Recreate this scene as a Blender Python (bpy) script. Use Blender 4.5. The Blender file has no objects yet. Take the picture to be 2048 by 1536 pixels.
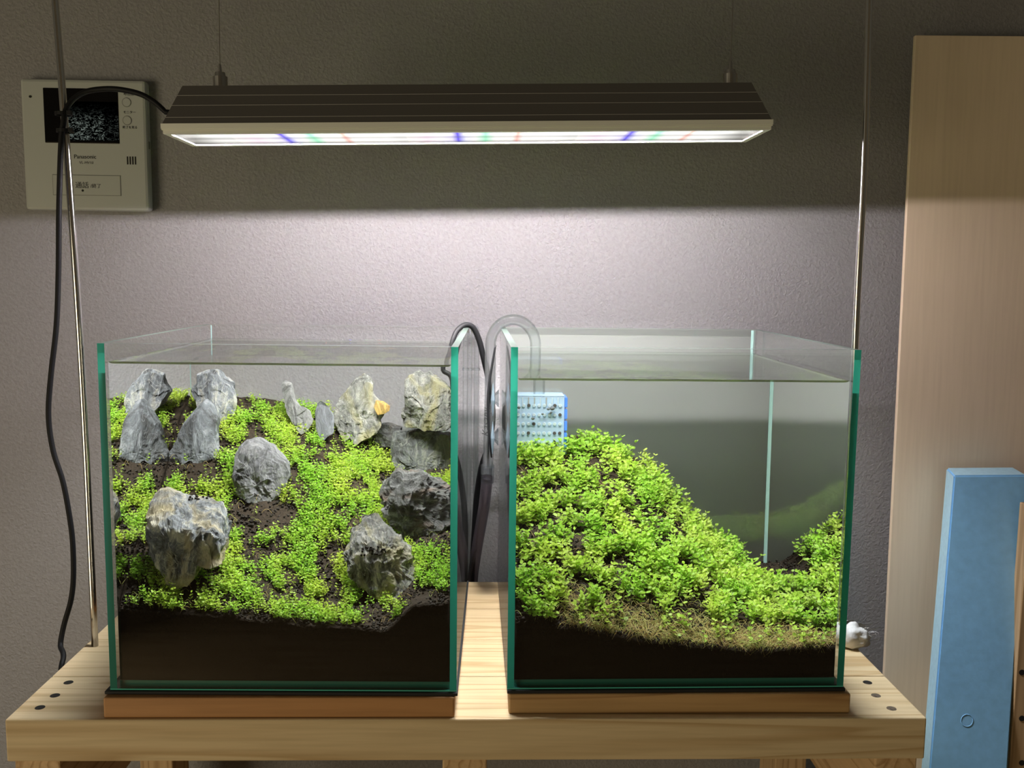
import bpy, bmesh, math, random
import numpy as np
from mathutils import Vector, Matrix, noise
random.seed(7); rng = np.random.default_rng(7)
sc = bpy.context.scene
COL = sc.collection
# ------------------------------------------------------------------ camera
F = 1897.3; CAM = np.array([.3219, -.7958, .3627]); PITCH, YAW, ROLL = .11619, .02939, .01175
cp, sp, cy, sy = math.cos(PITCH), math.sin(PITCH), math.cos(YAW), math.sin(YAW)
fw = np.array([sy*cp, cy*cp, -sp]); r0 = np.array([cy, -sy, 0.]); u0 = np.cross(r0, fw)
rt = r0*math.cos(ROLL)+u0*math.sin(ROLL); up = -r0*math.sin(ROLL)+u0*math.cos(ROLL)
cd = bpy.data.cameras.new('camera'); cam = bpy.data.objects.new('camera', cd); COL.objects.link(cam)
cd.sensor_width = 36; cd.lens = F*36/2048; cd.clip_start = .01
cam.matrix_world = Matrix([[rt[i], up[i], -fw[i], CAM[i]] for i in range(3)]+[[0, 0, 0, 1]])
sc.camera = cam
# ------------------------------------------------------------------ world, exposure
LED = 2700.0; BEAM = 12.0
sc.view_settings.view_transform = 'Standard'; sc.view_settings.look = 'None'
sc.view_settings.gamma = 1; sc.view_settings.exposure = 0; sc.view_settings.use_curve_mapping = False
w = bpy.data.worlds.new('room_light'); sc.world = w; w.use_nodes = True
bg = w.node_tree.nodes['Background']; bg.inputs[0].default_value = (1, .90, .66, 1); bg.inputs[1].default_value = .052
sc.cycles.caustics_reflective = False; sc.cycles.caustics_refractive = True
sc.cycles.max_bounces = 12; sc.cycles.transparent_max_bounces = 32; sc.cycles.transmission_bounces = 12
sc.cycles.sample_clamp_indirect = 4; sc.cycles.use_denoising = True
rl = bpy.data.lights.new('added_fill', 'AREA'); rl.size = 1.1; rl.energy = 18; rl.color = (1, .87, .6)  # added warm fill from the left front, not a known lamp of the room
ro = bpy.data.objects.new('added_fill', rl); COL.objects.link(ro); ro.location = (-1.5, -1.6, -.15)
ro.rotation_euler = (Vector((.4, 0, 0))-ro.location).to_track_quat('-Z', 'Y').to_euler()

# ------------------------------------------------------------------ maths helpers
def ray(x, y): return fw+rt*(x-1024)/F-up*(y-768)/F
def at(x, y, Y):
    d = ray(x, y); return Vector(CAM+d*(Y-CAM[1])/d[1])
def atz(x, y, z):
    d = ray(x, y); return Vector(CAM+d*(z-CAM[2])/d[2])
T = .006; W = .30; H = .301
TK = {'L': (np.array([0, 0, 0.]), -.0146), 'R': (np.array([.3441, .0002, 0.]), .0144)}
def loc_(t, P, vec=False):
    o, a = TK[t]; c, s = math.cos(a), math.sin(a); d = P if vec else P-o
    return np.array([c*d[0]+s*d[1], -s*d[0]+c*d[1], d[2]])
def inray(t, x, y):
    c = loc_(t, CAM); d = loc_(t, ray(x, y), True); d = d/np.linalg.norm(d)
    p = c+d*(T-c[1])/d[1]; q = np.array([d[0], 0, d[2]])/1.333
    return p, np.array([q[0], math.sqrt(1-q@q), q[2]])
def inp(t, x, y, Y):
    p, d = inray(t, x, y); return p+d*(Y-p[1])/d[1]
def mat_t(t):
    o, a = TK[t]; return Matrix.Translation(Vector(o)) @ Matrix.Rotation(a, 4, 'Z')

# ------------------------------------------------------------------ object helpers
def tag(o, label=None, cat=None, group=None, kind=None):
    if label: o['label'] = label
    if cat: o['category'] = cat
    if group: o['group'] = group
    if kind: o['kind'] = kind
    return o
def empty(name, loc=(0, 0, 0), M=None):
    o = bpy.data.objects.new(name, None); COL.objects.link(o); o.empty_display_size = .02
    if M is not None: o.matrix_world = M
    else: o.location = loc
    return o
def obj(name, bm, mats, parent=None, smooth=False):
    me = bpy.data.meshes.new(name); bm.to_mesh(me); bm.free()
    for m in (mats if isinstance(mats, (list, tuple)) else [mats]): me.materials.append(m)
    if smooth: me.shade_smooth()
    o = bpy.data.objects.new(name, me); COL.objects.link(o); o.parent = parent
    return o
def npmesh(name, V, Fc, mats, parent=None, smooth=False, col=None):
    """V (n,3) float, Fc (m,k) int"""
    me = bpy.data.meshes.new(name); n, k = Fc.shape
    me.vertices.add(len(V)); me.vertices.foreach_set('co', V.astype(np.float32).ravel())
    me.loops.add(n*k); me.loops.foreach_set('vertex_index', Fc.astype(np.int32).ravel())
    me.polygons.add(n); me.polygons.foreach_set('loop_start', np.arange(0, n*k, k, dtype=np.int32))
    me.polygons.foreach_set('loop_total', np.full(n, k, dtype=np.int32))
    me.update(calc_edges=True)
    if col is not None:
        a = me.color_attributes.new('Col', 'FLOAT_COLOR', 'POINT')
        c = np.ones((len(V), 4), np.float32); c[:, :3] = col; a.data.foreach_set('color', c.ravel())
    for m in (mats if isinstance(mats, (list, tuple)) else [mats]): me.materials.append(m)
    if smooth: me.shade_smooth()
    o = bpy.data.objects.new(name, me); COL.objects.link(o); o.parent = parent
    return o
def BM(): return bmesh.new()
def box(bm, lo, hi, bev=0, mi=0):
    vs = [bm.verts.new((x, y, z)) for x in (lo[0], hi[0]) for y in (lo[1], hi[1]) for z in (lo[2], hi[2])]
    fs = [bm.faces.new([vs[i] for i in f]) for f in ((0, 1, 3, 2), (4, 6, 7, 5), (0, 4, 5, 1), (2, 3, 7, 6), (0, 2, 6, 4), (1, 5, 7, 3))]
    for f in fs: f.material_index = mi
    if bev:
        es = {e for f in fs for e in f.edges}
        bmesh.ops.bevel(bm, geom=list(es), offset=bev, segments=2, affect='EDGES', profile=.5)
    return fs
def cyl(bm, p0, p1, r0_, r1_=None, n=20, cap=True):
    r1_ = r0_ if r1_ is None else r1_; p0, p1 = Vector(p0), Vector(p1); d = p1-p0
    M = Matrix.Translation((p0+p1)/2) @ d.to_track_quat('Z', 'Y').to_matrix().to_4x4()
    bmesh.ops.create_cone(bm, cap_ends=cap, segments=n, radius1=r0_, radius2=r1_, depth=d.length, matrix=M)
def smoothpts(pts, n=8):
    P = [Vector(p) for p in pts]; P = [P[0]*2-P[1]]+P+[P[-1]*2-P[-2]]; out = []
    for i in range(1, len(P)-2):
        for k in range(n):
            t = k/n; a, b, c, d = P[i-1:i+3]
            out.append(.5*((2*b)+(c-a)*t+(2*a-5*b+4*c-d)*t*t+(3*b-a-3*c+d)*t*t*t))
    out.append(P[-2]); return out
def tube(bm, pts, r, n=12, cap=True, inner=None):
    rs = r if isinstance(r, (list, tuple)) else [r]*len(pts)
    def shell(rs, flip):
        rings = []; prev = None
        for i, p in enumerate(pts):
            t = (pts[min(i+1, len(pts)-1)]-pts[max(i-1, 0)]).normalized()
            if prev is None:
                a = t.orthogonal().normalized()
            else:
                a = (prev-t*prev.dot(t)).normalized()
            prev = a; b = t.cross(a)
            rings.append([bm.verts.new(p+(a*math.cos(2*math.pi*k/n)+b*math.sin(2*math.pi*k/n))*rs[i]) for k in range(n)])
        for i in range(len(rings)-1):
            for k in range(n):
                q = [rings[i][k], rings[i][(k+1) % n], rings[i+1][(k+1) % n], rings[i+1][k]]
                f = bm.faces.new(q[::-1] if flip else q); f.smooth = True
        return rings
    R = shell(rs, False)
    if inner:
        I = shell([x*inner for x in rs], True)
        for e, s in ((0, 1), (-1, 0)):
            for k in range(n):
                q = [R[e][k], R[e][(k+1) % n], I[e][(k+1) % n], I[e][k]]
                bm.faces.new(q[::-1] if s else q)
    elif cap:
        bm.faces.new(R[0][::-1]); bm.faces.new(R[-1])
    return R

# ------------------------------------------------------------------ materials
def newmat(name):
    m = bpy.data.materials.new(name); m.use_nodes = True; nt = m.node_tree
    for n in list(nt.nodes): nt.nodes.remove(n)
    out = nt.nodes.new('ShaderNodeOutputMaterial'); return m, nt, out
def N(nt, typ, **kw):
    n = nt.nodes.new('ShaderNode'+typ)
    for k, v in kw.items():
        if k.startswith('i_'):
            key = k[2:].replace('_', ' '); n.inputs[int(key) if key.isdigit() else key].default_value = v
        else: setattr(n, k, v)
    return n
def L(nt, a, b): nt.links.new(a, b)
def ramp(nt, src, stops):
    r = N(nt, 'ValToRGB'); e = r.color_ramp.elements
    while len(e) < len(stops): e.new(.5)
    for x, (p, c) in zip(e, stops): x.position = p; x.color = (*c, 1)
    L(nt, src, r.inputs[0]); return r.outputs[0]
def plain(name, col, rough=.5, metal=0, spec=.5, bump=0, bscale=200, var=0):
    m, nt, out = newmat(name); b = N(nt, 'BsdfPrincipled'); L(nt, b.outputs[0], out.inputs[0])
    b.inputs['Base Color'].default_value = (*col, 1); b.inputs['Roughness'].default_value = rough
    b.inputs['Metallic'].default_value = metal; b.inputs['Specular IOR Level'].default_value = spec
    if bump or var:
        tc = N(nt, 'TexCoord'); nz = N(nt, 'TexNoise', i_Scale=bscale, i_Detail=4.0); L(nt, tc.outputs['Object'], nz.inputs['Vector'])
        if bump:
            bp = N(nt, 'Bump', i_Strength=bump, i_Distance=.001); L(nt, nz.outputs[0], bp.inputs['Height']); L(nt, bp.outputs[0], b.inputs['Normal'])
        if var:
            c = ramp(nt, nz.outputs[0], [(.3, tuple(x*(1-var) for x in col)), (.7, tuple(min(1, x*(1+var)) for x in col))]); L(nt, c, b.inputs['Base Color'])
    return m
def wood(name, light, dark, grain=1.0, axis='X', rough=.55, fine=.7):
    m, nt, out = newmat(name); b = N(nt, 'BsdfPrincipled'); L(nt, b.outputs[0], out.inputs[0]); b.inputs['Roughness'].default_value = rough
    tc = N(nt, 'TexCoord'); oi = N(nt, 'ObjectInfo')
    off = N(nt, 'VectorMath', operation='SCALE'); cmb = N(nt, 'CombineXYZ')
    for i in range(3): L(nt, oi.outputs['Random'], cmb.inputs[i])
    L(nt, cmb.outputs[0], off.inputs[0]); off.inputs['Scale'].default_value = 37.0
    add = N(nt, 'VectorMath', operation='ADD'); L(nt, tc.outputs['Object'], add.inputs[0]); L(nt, off.outputs[0], add.inputs[1])
    s = {'X': (1.1, 26, 26), 'Y': (26, 1.1, 26), 'Z': (26, 26, 1.1)}[axis]
    mp = N(nt, 'Mapping'); mp.inputs['Scale'].default_value = s; L(nt, add.outputs[0], mp.inputs[0])
    n1 = N(nt, 'TexNoise', i_Scale=1.0, i_Detail=1.5, i_Distortion=.12); L(nt, mp.outputs[0], n1.inputs['Vector'])
    mu = N(nt, 'Math', operation='MULTIPLY'); mu.inputs[1].default_value = 9*grain; L(nt, n1.outputs[0], mu.inputs[0])
    fr = N(nt, 'Math', operation='FRACT'); L(nt, mu.outputs[0], fr.inputs[0])
    mp2 = N(nt, 'Mapping'); mp2.inputs['Scale'].default_value = tuple(x*9 for x in s); L(nt, add.outputs[0], mp2.inputs[0])
    n2 = N(nt, 'TexNoise', i_Scale=1.0, i_Detail=2.0); L(nt, mp2.outputs[0], n2.inputs['Vector'])
    c1 = ramp(nt, fr.outputs[0], [(0, light), (.62, light), (.93, dark), (1, light)])
    c2 = ramp(nt, n2.outputs[0], [(.3, (.82, .8, .76)), (.6, (1, 1, 1))])
    mx = N(nt, 'MixRGB', blend_type='MULTIPLY'); mx.inputs[0].default_value = fine; L(nt, c1, mx.inputs[1]); L(nt, c2, mx.inputs[2])
    L(nt, mx.outputs[0], b.inputs['Base Color'])
    bp = N(nt, 'Bump', i_Strength=.25, i_Distance=.0004); L(nt, n2.outputs[0], bp.inputs['Height']); L(nt, bp.outputs[0], b.inputs['Normal'])
    return m
def eff_ior(nt, ior):
    """Fresnel reading the same from both sides: it keeps the water-to-air angle of total reflection on either side"""
    g = N(nt, 'NewGeometry'); mix = N(nt, 'Mix'); mix.data_type = 'FLOAT'
    mix.inputs[2].default_value = ior; mix.inputs[3].default_value = 1/ior
    L(nt, g.outputs['Backfacing'], mix.inputs[0]); fr = N(nt, 'Fresnel'); L(nt, mix.outputs[0], fr.inputs['IOR']); return fr
def clear(name, tint=(.97, .99, .98), ior=1.5, gl=1.0, sym=True, most=1.0):
    m, nt, out = newmat(name)
    if sym: fr = eff_ior(nt, ior)
    else: fr = N(nt, 'Fresnel'); fr.inputs['IOR'].default_value = ior
    fm = N(nt, 'Math', operation='MINIMUM'); fm.inputs[1].default_value = most; L(nt, fr.outputs[0], fm.inputs[0]); fr = fm
    t = N(nt, 'BsdfTransparent'); t.inputs[0].default_value = (*tint, 1)
    g = N(nt, 'BsdfGlossy'); g.inputs['Roughness'].default_value = 0.0; g.inputs[0].default_value = (gl, gl, gl, 1)
    mx = N(nt, 'MixShader'); L(nt, fr.outputs[0], mx.inputs[0]); L(nt, t.outputs[0], mx.inputs[1]); L(nt, g.outputs[0], mx.inputs[2])
    L(nt, mx.outputs[0], out.inputs[0]); return m

M_glass = clear('tank_glass', (.992, .999, .995), 1.5)
M_wside = clear('water_side', (.58, .61, .67), 1.333, sym=False)
M_wback = clear('water_back', (.985, 1, .99), 1/1.333, most=.70)
# glass edge: green-teal light travelling along the pane comes out here
m, nt, out = newmat('glass_edge'); M_edge = m
a = N(nt, 'BsdfTranslucent'); a.inputs[0].default_value = (.025, .26, .18, 1); d = N(nt, 'BsdfPrincipled'); d.inputs['Base Color'].default_value = (.04, .30, .23, 1); d.inputs['Roughness'].default_value = .25
mx = N(nt, 'MixShader'); mx.inputs[0].default_value = .5; L(nt, a.outputs[0], mx.inputs[1]); L(nt, d.outputs[0], mx.inputs[2]); L(nt, mx.outputs[0], out.inputs[0])
m, nt, out = newmat('polished_top_edge'); M_etop = m
t = N(nt, 'BsdfTransparent'); t.inputs[0].default_value = (.7, .8, .75, 1); d = N(nt, 'BsdfPrincipled'); d.inputs['Base Color'].default_value = (.05, .07, .06, 1); d.inputs['Roughness'].default_value = .3
mx = N(nt, 'MixShader'); mx.inputs[0].default_value = .6; L(nt, t.outputs[0], mx.inputs[1]); L(nt, d.outputs[0], mx.inputs[2]); L(nt, mx.outputs[0], out.inputs[0])
# water front (through the pane)
m, nt, out = newmat('water_front'); M_wfront = m
g = N(nt, 'BsdfRefraction'); g.inputs['IOR'].default_value = 1.333; g.inputs['Roughness'].default_value = 0; g.inputs[0].default_value = (.97, 1, .97, 1)
L(nt, g.outputs[0], out.inputs[0])
# water surface
m, nt, out = newmat('water_surface'); M_wtop = m
fr = eff_ior(nt, 1.333); tc = N(nt, 'TexCoord'); nz = N(nt, 'TexNoise', i_Scale=14.0, i_Detail=2.0, i_Distortion=.4); mp = N(nt, 'Mapping'); mp.inputs['Scale'].default_value = (1, 1, 1)
L(nt, tc.outputs['Object'], mp.inputs[0]); L(nt, mp.outputs[0], nz.inputs['Vector'])
bp = N(nt, 'Bump', i_Strength=.12, i_Distance=.002); L(nt, nz.outputs[0], bp.inputs['Height']); L(nt, bp.outputs[0], fr.inputs['Normal'])
t = N(nt, 'BsdfTransparent'); t.inputs[0].default_value = (.97, 1, .97, 1); r = N(nt, 'BsdfRefraction'); r.inputs['IOR'].default_value = 1.333; r.inputs['Roughness'].default_value = .05; L(nt, bp.outputs[0], r.inputs['Normal'])
gl = N(nt, 'BsdfGlossy'); gl.inputs['Roughness'].default_value = .02; L(nt, bp.outputs[0], gl.inputs['Normal'])
m1 = N(nt, 'MixShader'); m1.inputs[0].default_value = .22; L(nt, t.outputs[0], m1.inputs[1]); L(nt, r.outputs[0], m1.inputs[2])
m2 = N(nt, 'MixShader'); L(nt, fr.outputs[0], m2.inputs[0]); L(nt, m1.outputs[0], m2.inputs[1]); L(nt, gl.outputs[0], m2.inputs[2]); L(nt, m2.outputs[0], out.inputs[0])
# meniscus film
m, nt, out = newmat('meniscus'); M_men = m
t = N(nt, 'BsdfTransparent'); t.inputs[0].default_value = (.6, .68, .4, 1); d = N(nt, 'BsdfPrincipled'); d.inputs['Base Color'].default_value = (.08, .11, .03, 1); d.inputs['Roughness'].default_value = .2
mx = N(nt, 'MixShader'); mx.inputs[0].default_value = .55; L(nt, t.outputs[0], mx.inputs[1]); L(nt, d.outputs[0], mx.inputs[2]); L(nt, mx.outputs[0], out.inputs[0])
# frosted film
m, nt, out = newmat('frosted_film'); M_film = m
t = N(nt, 'BsdfRefraction'); t.inputs['IOR'].default_value = 1.4; t.inputs['Roughness'].default_value = .32; t.inputs[0].default_value = (.98, .99, .98, 1)
d = N(nt, 'BsdfDiffuse'); d.inputs[0].default_value = (.72, .76, .72, 1); tr = N(nt, 'BsdfTranslucent'); tr.inputs[0].default_value = (.8, .84, .82, 1)
m1 = N(nt, 'MixShader'); m1.inputs[0].default_value = .6; L(nt, d.outputs[0], m1.inputs[1]); L(nt, tr.outputs[0], m1.inputs[2])
m2 = N(nt, 'MixShader'); m2.inputs[0].default_value = .28; L(nt, t.outputs[0], m2.inputs[1]); L(nt, m1.outputs[0], m2.inputs[2])
tt = N(nt, 'BsdfTransparent'); tt.inputs[0].default_value = (.98, 1, .98, 1); m3 = N(nt, 'MixShader'); m3.inputs[0].default_value = .80; L(nt, tt.outputs[0], m3.inputs[1]); L(nt, m2.outputs[0], m3.inputs[2]); L(nt, m3.outputs[0], out.inputs[0])
# real refracting glass for pipes
def pipeglass(name, col, rough=0.0, ior=1.45, mixt=.35):
    m, nt, out = newmat(name); g = N(nt, 'BsdfGlass'); g.inputs['IOR'].default_value = ior; g.inputs['Roughness'].default_value = rough; g.inputs[0].default_value = (*col, 1)
    t = N(nt, 'BsdfTransparent'); t.inputs[0].default_value = (*col, 1); mx = N(nt, 'MixShader'); mx.inputs[0].default_value = mixt
    L(nt, g.outputs[0], mx.inputs[1]); L(nt, t.outputs[0], mx.inputs[2]); L(nt, mx.outputs[0], out.inputs[0]); return m
M_pipe = pipeglass('pipe_glass', (.975, .985, .985), 0, 1.35, .62); M_hose = pipeglass('clear_hose', (.86, .83, .86), .08, 1.3, .45)
M_acr = pipeglass('acrylic', (.93, .96, .98), 0.0, 1.2, .5)
# wallpaper
m, nt, out = newmat('wallpaper'); M_wall = m
b = N(nt, 'BsdfPrincipled'); L(nt, b.outputs[0], out.inputs[0]); b.inputs['Roughness'].default_value = .55; b.inputs['Specular IOR Level'].default_value = .35
tc = N(nt, 'TexCoord'); n1 = N(nt, 'TexNoise', i_Scale=260.0, i_Detail=3.0, i_Distortion=.6); L(nt, tc.outputs['Object'], n1.inputs['Vector'])
n2 = N(nt, 'TexVoronoi', i_Scale=330.0); L(nt, tc.outputs['Object'], n2.inputs['Vector'])
ad = N(nt, 'Math', operation='ADD'); L(nt, n1.outputs[0], ad.inputs[0]); ms = N(nt, 'Math', operation='MULTIPLY'); ms.inputs[1].default_value = .25; L(nt, n2.outputs[0], ms.inputs[0]); L(nt, ms.outputs[0], ad.inputs[1])
bp = N(nt, 'Bump', i_Strength=.7, i_Distance=.0014); L(nt, ad.outputs[0], bp.inputs['Height']); L(nt, bp.outputs[0], b.inputs['Normal'])
L(nt, ramp(nt, n1.outputs[0], [(.3, (.25, .243, .246)), (.7, (.30, .292, .296))]), b.inputs['Base Color'])
M_pine = wood('pine', (.72, .56, .335), (.55, .38, .19), .8); M_pineY = wood('pine_cross', (.66, .45, .24), (.45, .27, .12), axis='Y')
M_pineZ = wood('pine_upright', (.66, .45, .24), (.45, .27, .12), axis='Z')
M_cedar = wood('reddish_board', (.50, .25, .095), (.36, .16, .055), .6); M_cedar2 = wood('tan_board', (.52, .32, .14), (.36, .2, .08), .9)
M_birch = wood('birch', (.82, .66, .48), (.79, .63, .45), .12, 'Z', .5, .3)
M_blk = plain('black_rubber', (.008, .008, .009), .55, spec=.2); M_mat = plain('black_mat', (.01, .01, .01), .7)
M_chrome = plain('chrome', (.82, .80, .77), .16, 1); M_steel = plain('steel', (.5, .48, .45), .3, 1)
M_alu = plain('aluminium', (.13, .12, .11), .5, .3); M_lip = plain('aluminium_lip', (.85, .85, .76), .45, .2); M_refl = plain('reflector', (.008, .008, .008), .8, 0, 0)
M_dark = plain('dark_hole', (.01, .008, .006), .8); M_white = plain('white_plastic', (.46, .48, .45), .35); M_whiteb = plain('button_plastic', (.44, .46, .43), .4)
M_ink = plain('ink', (.03, .03, .03), .6); M_groove = plain('groove', (.2, .2, .19), .6); M_scr = plain('screen_glass', (.003, .003, .004), .08)
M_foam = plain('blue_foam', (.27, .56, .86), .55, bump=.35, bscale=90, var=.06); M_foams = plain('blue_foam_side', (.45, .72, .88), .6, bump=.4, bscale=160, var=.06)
M_cotton = plain('cotton', (.85, .84, .82), .9, bump=.5, bscale=500)
M_sil = plain('silicone', (.18, .28, .27), .4)
M_acrb = plain('blue_acrylic', (.08, .22, .8), .2); M_teal2 = plain('glass_base_edge', (.12, .62, .48), .2)
# vertex-coloured leaves
m, nt, out = newmat('leaf'); M_leaf = m
at_ = N(nt, 'Attribute'); at_.attribute_name = 'Col'
d = N(nt, 'BsdfPrincipled'); d.inputs['Roughness'].default_value = .45; L(nt, at_.outputs['Color'], d.inputs['Base Color'])
t = N(nt, 'BsdfTranslucent'); L(nt, at_.outputs['Color'], t.inputs[0]); mx = N(nt, 'MixShader'); mx.inputs[0].default_value = .35
L(nt, d.outputs[0], mx.inputs[1]); L(nt, t.outputs[0], mx.inputs[2]); L(nt, mx.outputs[0], out.inputs[0])
M_soil = plain('soil', (.012, .008, .005), .9, spec=.1, bump=.8, bscale=420, var=.4); M_grain = plain('soil_grain', (.0075, .0055, .004), .8, spec=.15)
M_bub = plain('bubble', (.9, .95, .95), .05, .9)
def rockmat(name, base, dark, light, ochre, och_amt, streak=(1, 1, .35), rot=(0, 0, 0)):
    m, nt, out = newmat(name); b = N(nt, 'BsdfPrincipled'); L(nt, b.outputs[0], out.inputs[0]); b.inputs['Roughness'].default_value = .62
    tc = N(nt, 'TexCoord'); mp = N(nt, 'Mapping'); mp.inputs['Scale'].default_value = streak; mp.inputs['Rotation'].default_value = rot; L(nt, tc.outputs['Object'], mp.inputs[0])
    n1 = N(nt, 'TexNoise', i_Scale=70.0, i_Detail=9.0, i_Roughness=.72, i_Distortion=.9); L(nt, mp.outputs[0], n1.inputs['Vector'])
    n2 = N(nt, 'TexNoise', i_Scale=30.0, i_Detail=5.0, i_Distortion=2.0); L(nt, tc.outputs['Object'], n2.inputs['Vector'])
    n3 = N(nt, 'TexNoise', i_Scale=38.0, i_Detail=4.0, i_Distortion=.8); L(nt, mp.outputs[0], n3.inputs['Vector'])
    c = ramp(nt, n1.outputs[0], [(.40, dark), (.47, base), (.54, tuple(x*1.8 for x in base)), (.61, light)])
    # veins: thin band of a distorted noise
    ab = N(nt, 'Math', operation='SUBTRACT'); ab.inputs[1].default_value = .5; L(nt, n2.outputs[0], ab.inputs[0]); a2 = N(nt, 'Math', operation='ABSOLUTE'); L(nt, ab.outputs[0], a2.inputs[0])
    v = ramp(nt, a2.outputs[0], [(0, (.6, .6, .6)), (.006, (.3, .3, .3)), (.014, (0, 0, 0))])
    mx = N(nt, 'MixRGB'); L(nt, v, mx.inputs[0]); L(nt, c, mx.inputs[1]); mx.inputs[2].default_value = (*tuple(x*1.1 for x in light), 1)
    o = ramp(nt, n3.outputs[0], [(.60-och_amt*.25, (0, 0, 0)), (.72-och_amt*.2, (.85, .85, .85))])
    mx2 = N(nt, 'MixRGB'); L(nt, o, mx2.inputs[0]); L(nt, mx.outputs[0], mx2.inputs[1]); mx2.inputs[2].default_value = (*ochre, 1)
    L(nt, mx2.outputs[0], b.inputs['Base Color'])
    bp = N(nt, 'Bump', i_Strength=1.0, i_Distance=.004); L(nt, n1.outputs[0], bp.inputs['Height']); L(nt, bp.outputs[0], b.inputs['Normal'])
    return m
GR, DK, LT, OC = (.10, .107, .12), (.010, .011, .014), (.58, .57, .52), (.42, .36, .2)
R_grey = rockmat('stone_grey', GR, DK, LT, (.40, .36, .26), .25); R_dark = rockmat('stone_dark', (.055, .06, .068), (.008, .008, .01), (.25, .26, .28), (.3, .3, .3), 0)
R_och = rockmat('stone_ochre', (.13, .13, .12), (.02, .02, .018), LT, (.36, .33, .18), .55, (1, 1, .5), (0, .6, 0)); R_blk = rockmat('stone_black', (.028, .028, .028), (.005, .005, .005), (.3, .3, .3), (.09, .05, .03), .3, (.5, 1, 1.3))
R_slate = rockmat('stone_slate', (.11, .115, .13), (.05, .055, .06), (.2, .2, .22), (.2, .2, .2), 0); R_yel = rockmat('stone_yellow', (.50, .33, .10), (.3, .17, .05), (.62, .5, .25), (.5, .3, .08), .4)

# ------------------------------------------------------------------ room structure
WY = .385
def struct(name, lo, hi, mat, par=None):
    bm = BM(); box(bm, lo, hi); o = obj(name, bm, mat, par); o['kind'] = 'structure'; return o
struct('wall_back', (-2.2, WY, -.82), (2.6, WY+.1, 1.7), M_wall)
struct('floor', (-2.2, -3.2, -.86), (2.6, WY+.1, -.82), wood('floor_boards', (.5, .38, .25), (.4, .29, .18), .4))
struct('wall_front', (-2.2, -3.3, -.82), (2.6, -3.2, 1.7), plain('front_paint', (.55, .5, .42), .8))

# ------------------------------------------------------------------ pine shelf
SZ = -.0215
sh = tag(empty('workbench', (.314, .17, -.82)), 'long pine plank bench carrying both glass tanks', 'bench')
def part(name, bm, mat, par, smooth=False):
    o = obj(name, bm, mat, par, smooth); o.matrix_parent_inverse = par.matrix_world.inverted() if False else Matrix.Translation(-Vector(par.location)); return o
ys = [-.0125, .0764, .1677, .2608, .357]
for i in range(4):
    bm = BM(); box(bm, (-.0855, ys[i]+.0004, SZ-.038), (.7135, ys[i+1]-.0004, SZ), .0015)
    part('plank', bm, M_pine, sh)
for x0, x1 in ((-.082, -.043), (.288, .327), (.672, .710)):
    bm = BM(); box(bm, (x0, -.006, SZ-.127), (x1, .352, SZ-.038), .0015); part('crossbeam', bm, M_pineY, sh)
for x0 in (-.078, .674):
    for y0 in (.04, .27):
        bm = BM(); box(bm, (x0-.0005, y0, -.82), (x0+.0375, y0+.06, SZ-.127), .0015); part('leg', bm, M_pineZ, sh)
for px, py in ((137, 1365), (110, 1391), (80, 1415), (1735, 1365), (1752, 1391), (1783, 1417)):
    p = atz(px, py, SZ); bm = BM(); n = 18
    # rough countersunk hole: torn ring and a sunken dark disc
    cyl(bm, (p.x, p.y, SZ-.0004), (p.x, p.y, SZ+.0002), .0046, .0042, n)
    for f in bm.faces: f.material_index = 0
    cyl(bm, (p.x+.0005, p.y-.001, SZ), (p.x+.0005, p.y-.001, SZ+.0004), .0026, .002, n)
    for f in list(bm.faces)[n+2:]: f.material_index = 1
    part('screw', bm, [plain('hole_shade', (.06, .035, .015), .8), M_steel if px > 1740 else M_dark], sh)

# boards and mats under the tanks
def board(t, x0, x1, y0, mat, label):
    bm = BM(); box(bm, (x0, y0, SZ+.0002), (x1, .305, -.0032), .0016)
    o = obj('wooden_board', bm, mat); o.matrix_world = Matrix.Rotation(0, 4, 'Z'); return tag(o, label, 'board', 'boards under the tanks')
board('L', -.003, .2985, -.0095, M_cedar, 'reddish wooden board lying under the left tank')
board('R', .3455, .6485, -.003, M_cedar2, 'tan wooden board lying under the right tank')
for t, lab in (('L', 'thin black mat between left tank and its board'), ('R', 'thin black mat between right tank and its board')):
    bm = BM(); box(bm, (-.004 if t == 'L' else 0, -.003, -.0031), (W+(.001 if t == 'L' else .001), .301, -.0002), .0006)
    o = obj('tank_mat', bm, M_mat); o.matrix_world = mat_t(t); tag(o, lab, 'mat', 'mats under the tanks')

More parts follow.
